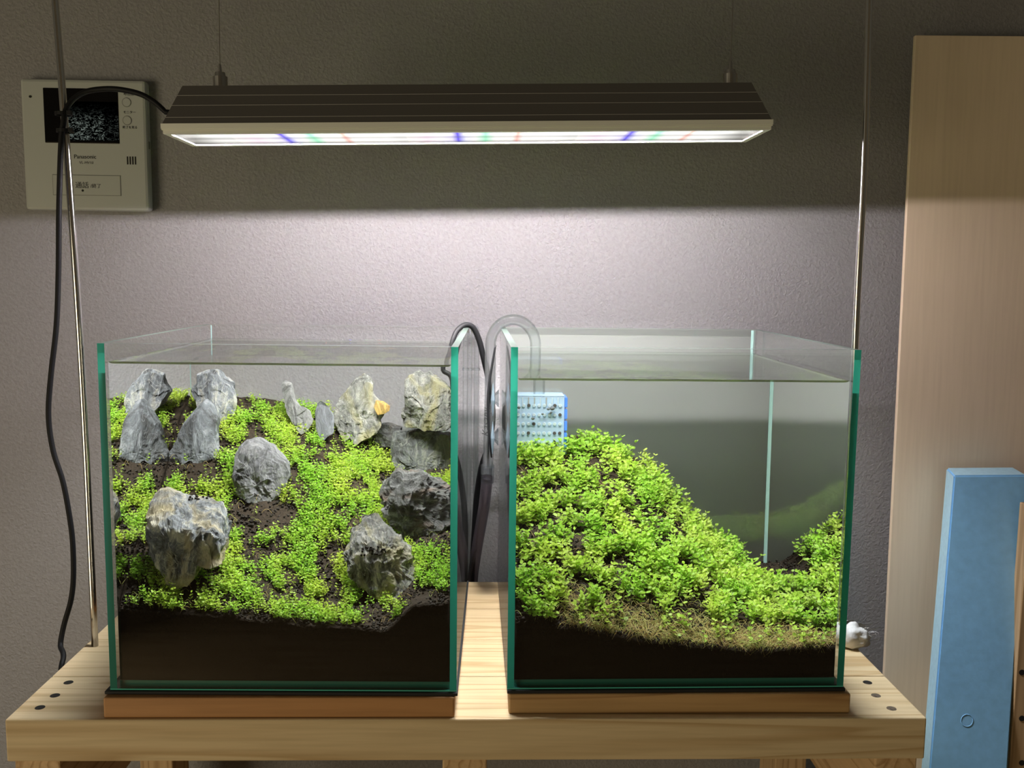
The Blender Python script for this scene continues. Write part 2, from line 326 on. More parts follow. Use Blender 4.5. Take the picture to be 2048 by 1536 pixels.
# ------------------------------------------------------------------ tanks
WZ = {'L': .2835, 'R': .2722}
def pane(name, lo, hi, edge_axes, par, M):
    """glass slab; faces along edge_axes get the green edge material"""
    bm = BM(); fs = box(bm, lo, hi)
    bm.normal_update()
    for f in fs:
        n = f.normal; ax = max(range(3), key=lambda k: abs(n[k]))
        f.material_index = 1 if ax in edge_axes and n[ax] < 0 else (2 if ax == 2 and n[ax] > 0 and hi[2] > .1 else 0)
    o = obj(name, bm, [M_glass, M_edge, M_etop], par); return o
def tank(t, label):
    r = tag(empty('aquarium', M=mat_t(t)), label, 'tank', 'open glass tanks'); e = .0001
    pane('side_pane', (0, 0, 0), (T, W, H), (1,), r, 0); pane('side_pane', (W-T, 0, 0), (W, W, H), (1,), r, 0)
    pane('front_pane', (T+e, 0, 0), (W-T-e, T-2*e, H), (2,), r, 0); pane('back_pane', (T+e, W-T+2*e, 0), (W-T-e, W, H), (), r, 0)
    pane('bottom_pane', (T+e, T, 0), (W-T-e, W-T, T), (1,), r, 0)
    bm = BM(); box(bm, (.0, -.0003, 0), (W, .0, .0010)); obj('polished_edge', bm, M_teal2, r)
    for x in (T, W-T):
        bm = BM(); s = 1 if x == T else -1; g_ = .0024 if (t == 'R' and s < 0) else .0008
        vs = [bm.verts.new(v) for v in ((x, W-T, T), (x+s*g_, W-T, T), (x, W-T-g_, T), (x, W-T, H-.001), (x+s*g_, W-T, H-.001), (x, W-T-g_, H-.001))]
        for f in ((0, 1, 2), (3, 5, 4), (0, 3, 4, 1), (1, 4, 5, 2), (2, 5, 3, 0)): bm.faces.new([vs[i] for i in f])
        obj('silicone_seam', bm, M_sil, r)
    return r
TL = tank('L', 'left glass tank planted with grey stones and green carpet')
TR = tank('R', 'right glass tank holding one sloping mound of green plants')
for t in 'LR':
    z = WZ[t]; x0, x1, y0, y1 = T+.0003, W-T-.0003, T+.0001, W-T-.0003; zb = T+.0003
    n = 24; bm = BM()
    def pr(s): return min(s, 1-s)
    gx = [0, .0012, .0025, .005]+[.01+(x1-x0-.02)*i/n for i in range(n+1)]+[x1-x0-.005, x1-x0-.0025, x1-x0-.0012, x1-x0]
    gy = [0, .0008, .0016, .003]+[.01+(y1-y0-.02)*i/n for i in range(n+1)]+[y1-y0-.003, y1-y0-.0016, y1-y0-.0008, y1-y0]
    def zz(a, b):
        d = min(a, x1-x0-a, b, y1-y0-b); m_ = .0022*math.exp(-d/.0011)
        return z-.0004+m_+.0002*noise.noise(Vector((a*25, b*25, 0)))
    g = [[bm.verts.new((x0+a, y0+b, zz(a, b))) for b in gy] for a in gx]
    for i in range(len(gx)-1):
        for j in range(len(gy)-1):
            f = bm.faces.new((g[i][j], g[i+1][j], g[i+1][j+1], g[i][j+1])); f.smooth = True; f.material_index = 3 if (j < 2) else 0
    bot = [bm.verts.new(v) for v in ((x0, y0, zb), (x1, y0, zb), (x1, y1, zb), (x0, y1, zb))]
    def wall(seq, b0, b1, mi):
        f = bm.faces.new([b1, b0]+seq); f.material_index = mi
    f = bm.faces.new([g[i][0] for i in range(len(gx)-1, -1, -1)]+[bot[0], bot[1]]); f.material_index = 2
    f = bm.faces.new([g[-1][j] for j in range(len(gy)-1, -1, -1)]+[bot[1], bot[2]]); f.material_index = 1
    f = bm.faces.new([g[i][-1] for i in range(len(gx))]+[bot[2], bot[3]]); f.material_index = 4
    f = bm.faces.new([g[0][j] for j in range(len(gy))]+[bot[3], bot[0]]); f.material_index = 1
    f = bm.faces.new(bot[::-1]); f.material_index = 1
    o = obj('tank_water', bm, [M_wtop, M_wside, M_wfront, M_men, M_wback]); o.matrix_world = mat_t(t)
    tag(o, 'clear water filling the '+('left' if t == 'L' else 'right')+' glass tank almost to the rim', 'water', kind='stuff')
bm = BM(); box(bm, (.001, W+.0006, .001), (W-T*.2, W+.0012, H-.0005)); o = obj('frosted_sheet', bm, M_film); o.matrix_world = mat_t('R')
tag(o, 'frosted grey backing sheet behind the right tank', 'sheet')

# ------------------------------------------------------------------ soil height fields (tank-local metres)
def hL(x, y):
    f = np.interp(x, [0, .06, .12, .18, .24, .262, .30], [.071, .060, .054, .051, .054, .076, .082])
    b = np.interp(x, [0, .06, .10, .15, .20, .23, .30], [.230, .235, .231, .223, .192, .176, .170])
    t = np.clip((y-.006)/.288, 0, 1); return f+(b-f)*(t+.04*np.sin(t*9.5+x*14))
def hR(x, y):
    f = np.interp(x, [0, .06, .126, .216, .30], [.060, .052, .039, .030, .034])
    b = np.interp(x, [0, .08, .124, .163, .22, .277, .30], [.186, .188, .174, .154, .086, .050, .046])
    t = np.clip((y-.006)/.288, 0, 1); return f+(b-f)*(t**.9)
HF = {'L': hL, 'R': hR}
def march(t, px, py):
    p, d = inray(t, px, py)
    for i in range(600):
        q = p+d*i*.0006
        if q[1] > .293 or q[2] <= HF[t](q[0], q[1]): return q
    return q
def soil(t):
    nx, ny = 120, 110; X = np.linspace(T+.0009, W-T-.0009, nx); Y = np.linspace(T+.0009, W-T-.0009, ny)
    XX, YY = np.meshgrid(X, Y, indexing='ij'); Z = HF[t](XX, YY)
    for i in range(nx):
        for j in range(ny): Z[i, j] += .0016*noise.noise(Vector((X[i]*160, Y[j]*160, 3)))+.003*noise.noise(Vector((X[i]*38, Y[j]*38, 8)))
    V = np.stack([XX, YY, Z], -1).reshape(-1, 3); Vb = V.copy(); Vb[:, 2] = T+.0008
    idx = lambda i, j: i*ny+j
    I, J = np.meshgrid(np.arange(nx-1), np.arange(ny-1), indexing='ij'); I, J = I.ravel(), J.ravel()
    top = np.stack([idx(I, J), idx(I+1, J), idx(I+1, J+1), idx(I, J+1)], -1); n = nx*ny; bot = top[:, ::-1]+n
    sides = []
    for i in range(nx-1):
        sides += [(idx(i+1, 0), idx(i, 0), idx(i, 0)+n, idx(i+1, 0)+n), (idx(i, ny-1), idx(i+1, ny-1), idx(i+1, ny-1)+n, idx(i, ny-1)+n)]
    for j in range(ny-1):
        sides += [(idx(0, j), idx(0, j+1), idx(0, j+1)+n, idx(0, j)+n), (idx(nx-1, j+1), idx(nx-1, j), idx(nx-1, j)+n, idx(nx-1, j+1)+n)]
    o = npmesh('substrate', np.vstack([V, Vb]), np.vstack([top, bot, np.array(sides)]), M_soil)
    o.matrix_world = mat_t(t); tag(o, 'dark brown granular soil bed sloping up in the '+('left' if t == 'L' else 'right')+' tank', 'soil', kind='stuff')
    return Z
def ico(sub=1):
    bm = BM(); bmesh.ops.create_icosphere(bm, subdivisions=sub, radius=1); V = np.array([v.co for v in bm.verts]); Fc = np.array([[v.index for v in f.verts] for f in bm.faces]); bm.free(); return V, Fc
IV, IF = ico(1); IV2, IF2 = ico(2)
def balls(name, P, R, mat, M, label, cat, hi=False, squash=True):
    A, B = (IV2, IF2) if hi else (IV, IF); n = len(P); S = R[:, None]*(rng.uniform(.75, 1.2, (n, 3)) if squash else 1)
    V = (A[None]*S[:, None, :])+P[:, None, :]; Fc = B[None]+(np.arange(n)*len(A))[:, None, None]
    o = npmesh(name, V.reshape(-1, 3), Fc.reshape(-1, 3), mat, smooth=hi); o.matrix_world = M; return tag(o, label, cat, kind='stuff')
for t in 'LR':
    soil(t); n = 8500
    x = rng.uniform(T+.002, W-T-.002, n); y = T+.002+(W-2*T-.004)*rng.uniform(0, 1, n)**1.25; z = HF[t](x, y)+rng.uniform(-.001, .0012, n)
    # grains pressed against the front pane just under the soil line
    m_ = 2600; xf = rng.uniform(T+.002, W-T-.002, m_); zf = HF[t](xf, np.full(m_, T))-rng.exponential(.009, m_); zf = np.maximum(zf, T+.003)
    P = np.vstack([np.stack([x, y, z], -1), np.stack([xf, np.full(m_, T+.0019), zf], -1)])
    balls('soil_grains', P, rng.uniform(.0008, .0016, len(P)), M_grain, mat_t(t), 'loose black soil grains over the '+('left' if t == 'L' else 'right')+' soil bed', 'soil')

# ------------------------------------------------------------------ stones
ROCKS = []; RB = []
def rock(t, label, pts, base, thick, mat, rough=.06, seed=0, n_exp=2.7, cat='stone', depth=None, strata=(0, 0, 1), name='stone', group='grey stones in the left tank', lean=.55):
    q = march(t, *base); D = thick/2
    Yc = depth if depth is not None else min(q[1]+D*.75, .292-D)
    Yc = max(Yc, T+.0015+D)
    O = np.array([inp(t, x, y, Yc) for x, y in pts])[:, [0, 2]]
    zm = O[:, 1].mean()
    for _ in range(3):
        O = np.array([inp(t, x, y, min(.291, max(T+.003, Yc+lean*(O[i, 1]-zm)))) for i, (x, y) in enumerate(pts)])[:, [0, 2]]
    O[:, 0] = np.clip(O[:, 0], T+.0012, W-T-.0012)
    c = O.mean(0); c[1] -= .12*(O[:, 1].max()-O[:, 1].min()); seg = np.linalg.norm(np.roll(O, -1, 0)-O, axis=1); cum = np.concatenate([[0], np.cumsum(seg)])
    NU, NV = 132, 60; s = np.linspace(0, cum[-1], NU, endpoint=False)
    Oc = np.vstack([O, O[:1]]); R = np.stack([np.interp(s, cum, Oc[:, 0]), np.interp(s, cum, Oc[:, 1])], -1)
    R = (np.roll(R, 1, 0)+2*R+np.roll(R, -1, 0))/4
    size = math.sqrt((O[:, 0].max()-O[:, 0].min())*(O[:, 1].max()-O[:, 1].min()))
    V = []; off = Vector((seed*7.3, seed*3.1, seed*1.7))
    for j in range(1, NV):
        a = -math.pi/2+math.pi*j/NV; e = 2/n_exp
        sc_ = math.cos(a)**e; yy = math.copysign(abs(math.sin(a))**e, a)*D
        for k in range(NU):
            p = c+(R[k]-c)*sc_
            # asymmetry: front face leans and is cut by planes
            V.append((p[0], Yc+yy, p[1]))
    V.append((c[0], Yc-D, c[1])); V.append((c[0], Yc+D, c[1])); V = np.array(V)
    V[:, 1] += lean*(V[:, 2]-zm)
    # facet cuts on the front and the back
    rr = random.Random(seed*13+5)
    for k in range(11):
        nrm = Vector((rr.uniform(-.7, .7), rr.choice((-1, -1, -1, 1))*rr.uniform(.8, 1), rr.uniform(-.2, 1.0))).normalized()
        nrm = Vector((nrm.x*.6, nrm.y, nrm.z*.45)).normalized()
        dd = (V-np.array([c[0], Yc, c[1]]))@np.array(nrm); h = dd.max()*rr.uniform(.62, .9); over = np.maximum(dd-h, 0); V -= over[:, None]*np.array(nrm)[None]*.93
    cen = np.array([c[0], Yc, c[1]]); 
    for i in range(len(V)):
        v = Vector(V[i]); p = v*1.0+off; q_ = Vector((p.x*75, p.y*75, p.z*75)); st = Vector((p.x*190, p.y*190, p.z*60))
        d = rough*size*(1.1*noise.noise(q_*.55)+.38*(1-2.2*abs(noise.noise(q_*1.4)))+.35*noise.cell(Vector((p.x*60+noise.noise(q_)*.8, p.y*60, p.z*45+noise.noise(q_*.7+off)*.8)))-.15)+rough*size*.40*noise.noise(st)+rough*size*.20*noise.noise(q_*7)
        r_ = Vector(V[i]-cen); r_.y *= 1.4; 
        if r_.length > 1e-6: V[i] += np.array(r_.normalized())*d
    V[:, 0] = np.clip(V[:, 0], T+.0008, W-T-.0008); V[:, 1] = np.clip(V[:, 1], T+.0006, W-T-.0008)
    V[:, 2] = np.minimum(V[:, 2], WZ[t]-.001)
    Fc = []
    for j in range(NV-2):
        for k in range(NU): Fc.append((j*NU+k, j*NU+(k+1) % NU, (j+1)*NU+(k+1) % NU, (j+1)*NU+k))
    Fc = np.array(Fc); a0, b0 = len(V)-2, len(V)-1
    me_f = [tuple(int(i) for i in f) for f in Fc]+[((k+1) % NU, k, a0) for k in range(NU)]+[((NV-2)*NU+k, (NV-2)*NU+(k+1) % NU, b0) for k in range(NU)]
    me = bpy.data.meshes.new(name); org = Vector((c[0], Yc, O[:, 1].min())); me.from_pydata([tuple(v-np.array(org)) for v in V], [], me_f)
    me.materials.append(mat); me.update()
    bm = BM(); bm.from_mesh(me); bmesh.ops.recalc_face_normals(bm, faces=bm.faces); bm.to_mesh(me); bm.free()
    o = bpy.data.objects.new(name, me); COL.objects.link(o); o.matrix_world = mat_t(t) @ Matrix.Translation(org)
    tag(o, label, cat, group)
    ang = np.arctan2(R[:, 1]-c[1], R[:, 0]-c[0]); rad = np.linalg.norm(R-c, axis=1); od = np.argsort(ang)
    if t == 'L': ROCKS.append((c, Yc, D, ang[od], rad[od], lean, zm)); RB.append((o, me, mat_t(t) @ Matrix.Translation(org)))
    return o
rock('L', 'tall ridged stone rising to the waterline at the back left corner', [(395, 738), (418, 733), (442, 733), (452, 755), (466, 766), (473, 800), (468, 830), (455, 848), (428, 850), (396, 810), (384, 782), (397, 765)], (450, 846), .045, R_grey, .04, 1)
rock('L', 'dark pointed stone with arched foot on the left, below the tall ridged one', [(412, 798), (426, 808), (438, 838), (435, 870), (436, 905), (424, 938), (402, 944), (386, 920), (366, 914), (346, 928), (318, 940), (330, 908), (355, 878), (368, 848), (386, 824)], (380, 935), .048, R_dark, .035, 2)
rock('L', 'rounded grey stone standing alone in the centre of the carpet', [(500, 873), (520, 873), (550, 893), (575, 925), (581, 955), (562, 985), (540, 1010), (520, 1018), (504, 1006), (482, 998), (470, 985), (468, 950), (472, 915), (482, 885)], (520, 1012), .045, R_slate and rockmat('stone_mid', (.10, .10, .108), (.016, .016, .02), (.34, .34, .34), (.3, .28, .22), .15, (1, 1, .4), (0, -.5, 0)), .042, 3)
rock('L', 'largest pale stone with flat cream top at the left front', [(345, 963), (372, 968), (395, 990), (430, 992), (456, 996), (458, 1025), (450, 1080), (441, 1133), (425, 1118), (408, 1118), (396, 1130), (386, 1158), (370, 1176), (345, 1185), (322, 1180), (316, 1155), (303, 1130), (297, 1090), (300, 1030), (308, 1000), (325, 976)], (345, 1182), .055, rockmat('stone_pale', (.13, .14, .155), (.022, .025, .03), (.62, .60, .52), (.56, .48, .30), .5, (1, 1, .6)), .05, 4, 3.0, lean=.95)
rock('L', 'slim curved grey stone leaning at the back centre', [(570, 763), (584, 768), (590, 798), (600, 815), (618, 820), (627, 840), (620, 860), (605, 870), (594, 860), (580, 836), (571, 815), (566, 790), (565, 772)], (606, 868), .018, rockmat('stone_slim', (.14, .14, .14), (.03, .03, .03), (.36, .36, .34), (.28, .26, .2), .2), .05, 5)
rock('L', 'small flat slate slab upright between two back stones', [(640, 797), (655, 801), (668, 830), (666, 865), (655, 872), (645, 884), (632, 862), (630, 830), (632, 802)], (646, 880), .010, R_slate, .03, 6)
rock('L', 'craggy yellow streaked stone pointing up at the back', [(730, 750), (741, 757), (749, 762), (745, 785), (757, 800), (763, 830), (748, 865), (730, 882), (712, 888), (698, 876), (682, 882), (671, 860), (671, 830), (685, 800), (700, 770), (712, 755)], (715, 885), .04, R_och, .08, 7)
rock('L', 'small orange stone peeking out behind the craggy streaked one', [(752, 800), (766, 802), (780, 812), (779, 822), (770, 828), (756, 830), (748, 815)], (765, 860), .012, R_yel, .05, 8, depth=.27)
rock('L', 'tall yellowish stone at the back right below the waterline', [(835, 737), (858, 738), (874, 755), (902, 775), (906, 850), (892, 862), (850, 860), (806, 854), (806, 830), (812, 800), (813, 762), (822, 748)], (850, 868), .05, R_och, .06, 9)
rock('L', 'low black rock between craggy stone and right block', [(742, 882), (758, 852), (775, 846), (806, 852), (804, 885), (785, 895), (755, 895)], (770, 888), .03, R_blk, .07, 10)
rock('L', 'square dark block under the tall yellowish stone', [(790, 864), (812, 858), (835, 857), (903, 866), (906, 962), (862, 966), (830, 952), (795, 945), (782, 920), (783, 885)], (830, 948), .05, rockmat('stone_block', (.045, .048, .048), (.006, .006, .006), (.3, .3, .27), (.2, .2, .15), .2, (1, 1, .3)), .05, 11, 3.2)
rock('L', 'jagged black stone with rusty peak at the right glass', [(795, 933), (812, 946), (830, 938), (850, 940), (870, 960), (900, 985), (904, 1045), (882, 1068), (850, 1080), (815, 1082), (798, 1052), (775, 1032), (762, 1010), (757, 985), (765, 960), (783, 950)], (830, 1078), .06, R_blk, .09, 12)
rock('L', 'leaning pale veined stone at the right front of the carpet', [(750, 1013), (770, 1020), (790, 1050), (810, 1085), (825, 1120), (838, 1155), (842, 1192), (820, 1208), (780, 1198), (745, 1188), (715, 1162), (702, 1130), (692, 1100), (700, 1078), (715, 1040), (733, 1020)], (780, 1196), .045, rockmat('stone_veined', (.13, .13, .125), (.016, .016, .016), (.66, .63, .55), (.46, .42, .26), .45, (1, 1, .5), (0, .5, 0)), .08, 13, lean=.85)
for lab, px, py, w_, h_, sd in (('ochre stone buried against the glass at the lower left corner', 262, 1272, 34, 32, 21), ('small pale shard buried in soil beside the lower left ochre stone', 374, 1284, 26, 12, 22),
                                ('small ochre stone buried in soil at the lower right', 818, 1262, 20, 34, 23), ('wide ochre stone buried in soil nearest the right pane', 872, 1272, 44, 30, 24)):
    pts = [(px+w_/2*math.cos(a)*(1+.2*math.sin(3*a+sd)), py+h_/2*math.sin(a)*(1+.2*math.cos(2*a+sd))) for a in np.linspace(0, 2*math.pi, 11)[:-1]]
    rock('L', lab, pts, (px, py), .008, rockmat('stone_buried', (.30, .2, .07), (.14, .09, .03), (.42, .34, .2), (.3, .2, .08), .5), .06, sd, depth=.0068, group='stones buried at the front glass')

# loose grains lying on two of the stones
from mathutils.bvhtree import BVHTree
G = []
for ri, (xa_, xb_, ya_, yb_, n_) in ((3, (378, 432, 984, 1000, 34)), (12, (722, 772, 1094, 1112, 30))):
    o, me, M = RB[ri]; org_ = (mat_t('L').inverted() @ M).translation; bv = BVHTree.FromPolygons([v.co[:] for v in me.vertices], [p.vertices[:] for p in me.polygons])
    for k in range(n_):
        p, d = inray('L', rng.uniform(xa_, xb_), rng.uniform(ya_, yb_)); h = bv.ray_cast(Vector(p)-org_, Vector(d))
        if h[0] is not None: G.append(np.array(h[0]+org_)+[0, 0, .0006])
if G: balls('soil_grains', np.array(G), rng.uniform(.0009, .0015, len(G)), M_grain, mat_t('L'), 'black soil grains lying on top of the large pale stones', 'soil')

# ------------------------------------------------------------------ plants
def in_rock(x, y, z):
    for c, Yc, D, ang, rad, lean, zm in ROCKS:
        dy = abs(y-(Yc+lean*(z-zm)))/(D*1.05)
        if dy >= 1: continue
        s = (1-dy**2.7)**(1/2.7); a = math.atan2(z-c[1], x-c[0]); r = np.interp(a, ang, rad, period=2*math.pi)
        if math.hypot(x-c[0], z-c[1]) < r*s*.97: return True
    return False
def leafproto(R, seg=6, cup=.25):
    V = [(0, 0, 0)]
    for k in range(seg):
        a = 2*math.pi*k/seg; V.append((R*(1+math.cos(a))*1.0, R*.92*math.sin(a), R*cup*(1+math.cos(a))*.35-abs(math.sin(a))*R*.1))
    V[0] = (R, 0, -R*.18)
    return np.array(V), np.array([(0, k+1, (k+1) % seg+1) for k in range(seg)])
def sprig(height, R, nodes, seg, rr, bend=.3):
    """stem with leaf pairs: returns verts, tris, kind(0 stem,1 leaf), tone per vertex"""
    V, Fc, K, Tn = [], [], [], []; base = 0
    bx, by = rr.uniform(-bend, bend)*height, rr.uniform(-bend, bend)*height
    def P(s): return np.array([bx*s*s, by*s*s, height*s])
    sw = R*.10; ring = []
    for s in (0, .5, 1):
        p = P(s)
        for k in range(3):
            a = 2*math.pi*k/3; V.append(p+np.array([math.cos(a), math.sin(a), 0])*sw); K.append(0); Tn.append(.8)
    for i in range(2):
        for k in range(3):
            a, b = i*3+k, i*3+(k+1) % 3; Fc += [(a, b, b+3), (a, b+3, a+3)]
    LV, LF = leafproto(1.0, seg); a0 = rr.uniform(0, 6.28)
    for i in range(nodes):
        s = .35+.65*i/max(1, nodes-1); p = P(s); sc_ = R*(1.0 if i < nodes-1 else .72)*rr.uniform(.8, 1.15)
        for side in (0, 1):
            az = a0+i*math.pi/2+side*math.pi+rr.uniform(-.3, .3); el = rr.uniform(-.2, .9)+(.3 if i == nodes-1 else 0); roll = rr.uniform(-.9, .9)
            M = (Matrix.Rotation(az, 3, 'Z') @ Matrix.Rotation(-el, 3, 'Y') @ Matrix.Rotation(roll, 3, 'X'))
            v = (LV*sc_)@np.array(M).T+p; b = len(V); tn = rr.uniform(.8, 1.15)
            V += list(v); K += [1]*len(v); Tn += [tn]*len(v); Fc += [tuple(int(x)+b for x in f) for f in LF]
    return np.array(V), np.array(Fc), np.array(K), np.array(Tn)
def carpet(t, pts, protos, leafcols, label, name='carpet_plants', tilt=.25, smin=.75, smax=1.2, tipcol=None):
    Vs, Fs, Cs = [], [], []; b = 0
    for (x, y, z, hue) in pts:
        V, Fc, K, Tn = protos[rng.integers(len(protos))]
        a = rng.uniform(0, 6.283); ca, sa = math.cos(a), math.sin(a); s = rng.uniform(smin, smax)
        v = V*s; v = np.stack([ca*v[:, 0]-sa*v[:, 1], sa*v[:, 0]+ca*v[:, 1], v[:, 2]], -1)
        tx, ty = rng.uniform(-tilt, tilt), rng.uniform(-tilt, tilt)-.12; v[:, 0] += v[:, 2]*tx; v[:, 1] += v[:, 2]*ty
        v += (x, y, z)
        c0 = np.array(leafcols[0])*(1-hue)+np.array(leafcols[1])*hue; c = c0[None]*Tn[:, None]; c[K == 0] = np.array((.30, .30, .08))
        Vs.append(v); Fs.append(Fc+b); Cs.append(c); b += len(V)
    V = np.vstack(Vs); V[:, 0] = np.clip(V[:, 0], T+.0005, W-T-.0005); V[:, 1] = np.clip(V[:, 1], T+.0004, W-T-.0005); V[:, 2] = np.minimum(V[:, 2], WZ[t]-.001)
    o = npmesh(name, V, np.vstack(Fs), M_leaf, smooth=False, col=np.clip(np.vstack(Cs), 0, 1)); o.matrix_world = mat_t(t)
    return tag(o, label, 'plants', kind='stuff')
def bare(t, L_):
    out = []
    for px, py, r in L_:
        q = march(t, px, py); out.append((q[0], q[1], r))
    return out
rr = random.Random(3)
protoL = [sprig(.0088, .00115, 3, 7, rr, .5) for _ in range(10)]
protoR = [sprig(.014, .0021, 3, 8, rr, .45) for _ in range(12)]
bareL = bare('L', [(352, 830, .010), (350, 800, .008), (520, 1035, .024), (560, 1040, .02), (480, 1030, .014), (265, 1100, .012), (300, 1100, .012), (340, 950, .012), (380, 950, .012), (430, 1150, .010), (720, 900, .013), (600, 880, .009), (480, 800, .007),
                   (690, 1110, .009), (840, 1200, .016), (880, 1210, .016), (680, 1030, .010), (620, 870, .008), (850, 1085, .014), (260, 1180, .008), (640, 905, .008), (560, 850, .006), (880, 1090, .012), (350, 1170, .006), (740, 950, .007)])
bareR = bare('R', [(1060, 900, .012), (1090, 945, .010), (1075, 1200, .010), (1050, 1150, .008), (1180, 1180, .010), (1240, 1200, .014), (1300, 1215, .012), (1330, 1150, .006), (1210, 1130, .007), (1380, 1030, .006), (1050, 1010, .008), (1160, 1090, .006), (1270, 1010, .008), (1545, 1135, .02), (1640, 1270, .02), (1500, 1262, .014), (1400, 1262, .013), (1580, 1265, .015)])
def scatter(t, n, bares, keep, ymin=T+.003):
    P = []
    while len(P) < n:
        x, y = rng.uniform(T+.003, W-T-.003), rng.uniform(ymin, W-T-.003)
        d = 1.0
        for bx, by, r in bares:
            q = math.hypot(x-bx, (y-by))
            if q < r: d *= (.06 if q < r*.75 else .4)
        v = noise.noise(Vector((x*55, y*55, 2.5 if t == 'L' else 9.5)))
        d *= min(1, max(.05, .62+2.8*v))
        if not keep(x, y): continue
        if rng.random() > d: continue
        z = float(HF[t](x, y))
        if t == 'L' and in_rock(x, y, z+.003): continue
        hue = min(1, max(0, .45+1.3*noise.noise(Vector((x*30, y*30, 7)))+rng.uniform(-.2, .2)))
        P.append((x, y, z-.0005, hue))
    return P
def keepL(x, y): return not (y < .02 and x > .262)
def keepR(x, y): return not (x > .262 and y > .2) and not (y < T+.038*min(1, max(0, (x-.05)/.05)) and rng.random() > .16)
carpet('L', scatter('L', 9000, bareL, keepL), protoL, [(.33, .57, .065), (.60, .74, .12)], 'fine bright green carpet plants between the stones of the left tank')
carpet('R', scatter('R', 3700, bareR, keepR), protoR, [(.35, .58, .075), (.62, .78, .15)], 'broad leaved bright green plants covering the mound in the right tank', smin=.7, smax=1.25, tilt=.45)
# stems, runners and roots
def strands(t, n, region, cols, label, cat='roots', r=.00022, ln=(.008, .022), name='runners'):
    Vs, Fs, Cs = [], [], []; b = 0
    for i in range(n):
        x, y = region(); z = float(HF[t](x, y))+rng.uniform(0, .003); a = rng.uniform(0, 6.28); l = rng.uniform(*ln); el = rng.uniform(-.1, .5); kx = rng.uniform(-2, 2); pts = []
        for k in range(6):
            s = k/5; aa = a+kx*s; pts.append((x+l*s*math.cos(aa)*.8, y+l*s*math.sin(aa)*.8, z+l*el*s-l*.4*s*s+.003*math.sin(s*3)))
        pts = np.array(pts); ring = np.array([(1, 0, 0), (-.5, .6, .6), (-.5, -.6, -.6)])*r
        v = (pts[:, None]+ring[None]).reshape(-1, 3); f = []
        for k in range(5):
            for m_ in range(3):
                p, q = k*3+m_, k*3+(m_+1) % 3; f.append((p, q, q+3, p+3))
        Vs.append(v); Fs.append(np.array(f)+b); b += len(v); c = np.array(cols[rng.integers(len(cols))]); Cs.append(np.tile(c, (len(v), 1)))
    V = np.vstack(Vs); V[:, 0] = np.clip(V[:, 0], T+.0006, W-T-.0006); V[:, 1] = np.clip(V[:, 1], T+.0006, W-T-.0006)
    o = npmesh(name, V, np.vstack(Fs), M_leaf, col=np.vstack(Cs)); o.matrix_world = mat_t(t); return tag(o, label, cat, kind='stuff')
TAN = [(.62, .50, .20), (.66, .60, .26), (.42, .28, .12), (.60, .66, .22)]
strands('R', 2600, lambda: (rng.uniform(.05, .292), T+.001+abs(rng.normal(0, .022))), TAN, 'tangle of pale dying stems along the front soil line of the right tank', ln=(.006, .018), name='dead_stems')
strands('R', 500, lambda: (rng.uniform(.01, .26), rng.uniform(.01, .29)), TAN+[(.4, .3, .1)], 'tan runners showing through the mound of green plants', ln=(.01, .026))
strands('L', 700, lambda: (rng.uniform(.01, .29), rng.uniform(.01, .28)), [(.5, .5, .12), (.55, .42, .14), (.35, .4, .1)], 'thin yellowish runners among the fine carpet of the left tank', ln=(.006, .014), r=.00016)
# oxygen bubbles on the leaf tips
for t, n, hh, lab in (('L', 750, .0085, 'tiny oxygen bubbles on the fine carpet in the left tank'), ('R', 420, .013, 'tiny oxygen bubbles on the broad leaves in the right tank')):
    pts = scatter(t, n, bareL if t == 'L' else bareR, keepL if t == 'L' else keepR); P = np.array([(x, y, z+hh*rng.uniform(.8, 1.2)) for x, y, z, h_ in pts]); 
    balls('oxygen_bubbles', P, rng.uniform(.00035, .00065, len(P)), M_bub, mat_t(t), lab, 'bubbles', False, False)

# ------------------------------------------------------------------ LED fixture
LM = Matrix.Translation((.3065, .145, .4925)) @ Matrix.Rotation(-.0226, 4, 'Y')
lamp = tag(empty('light_fixture', M=LM), 'long grey aluminium LED strip light hanging over both tanks', 'lamp')
HX = .2815; HY = .045
def frustum(bm, z0, hx0, hy0, z1, hx1, hy1, caps=True):
    a = [bm.verts.new((sx*hx0, sy_*hy0, z0)) for sx, sy_ in ((-1, -1), (1, -1), (1, 1), (-1, 1))]
    b = [bm.verts.new((sx*hx1, sy_*hy1, z1)) for sx, sy_ in ((-1, -1), (1, -1), (1, 1), (-1, 1))]
    for i in range(4): bm.faces.new((a[i], a[(i+1) % 4], b[(i+1) % 4], b[i]))
    if caps: bm.faces.new(b)
    return a, b
bm = BM()
zs = [(.0075, HX, HY), (.014, .2795, .0435)]
a_, b_ = frustum(bm, .0082, HX-.0008, HY-.0008, .0455, HX-.0155, .026)
obj('housing', bm, M_alu, lamp)
for s in (.17, .48, .74):
    z = .0082+(.0455-.0082)*s; hx = HX-.0008-.0147*s; hy = HY-.0008-(.0182)*s; bm = BM()
    for sy_ in (-1, 1):
        box(bm, (-hx, sy_*hy-.0003, z-.00018), (hx, sy_*hy+.0003, z+.00018))
    obj('ridge', bm, plain('ridge_line', (.42, .41, .39), .5, .1), lamp)
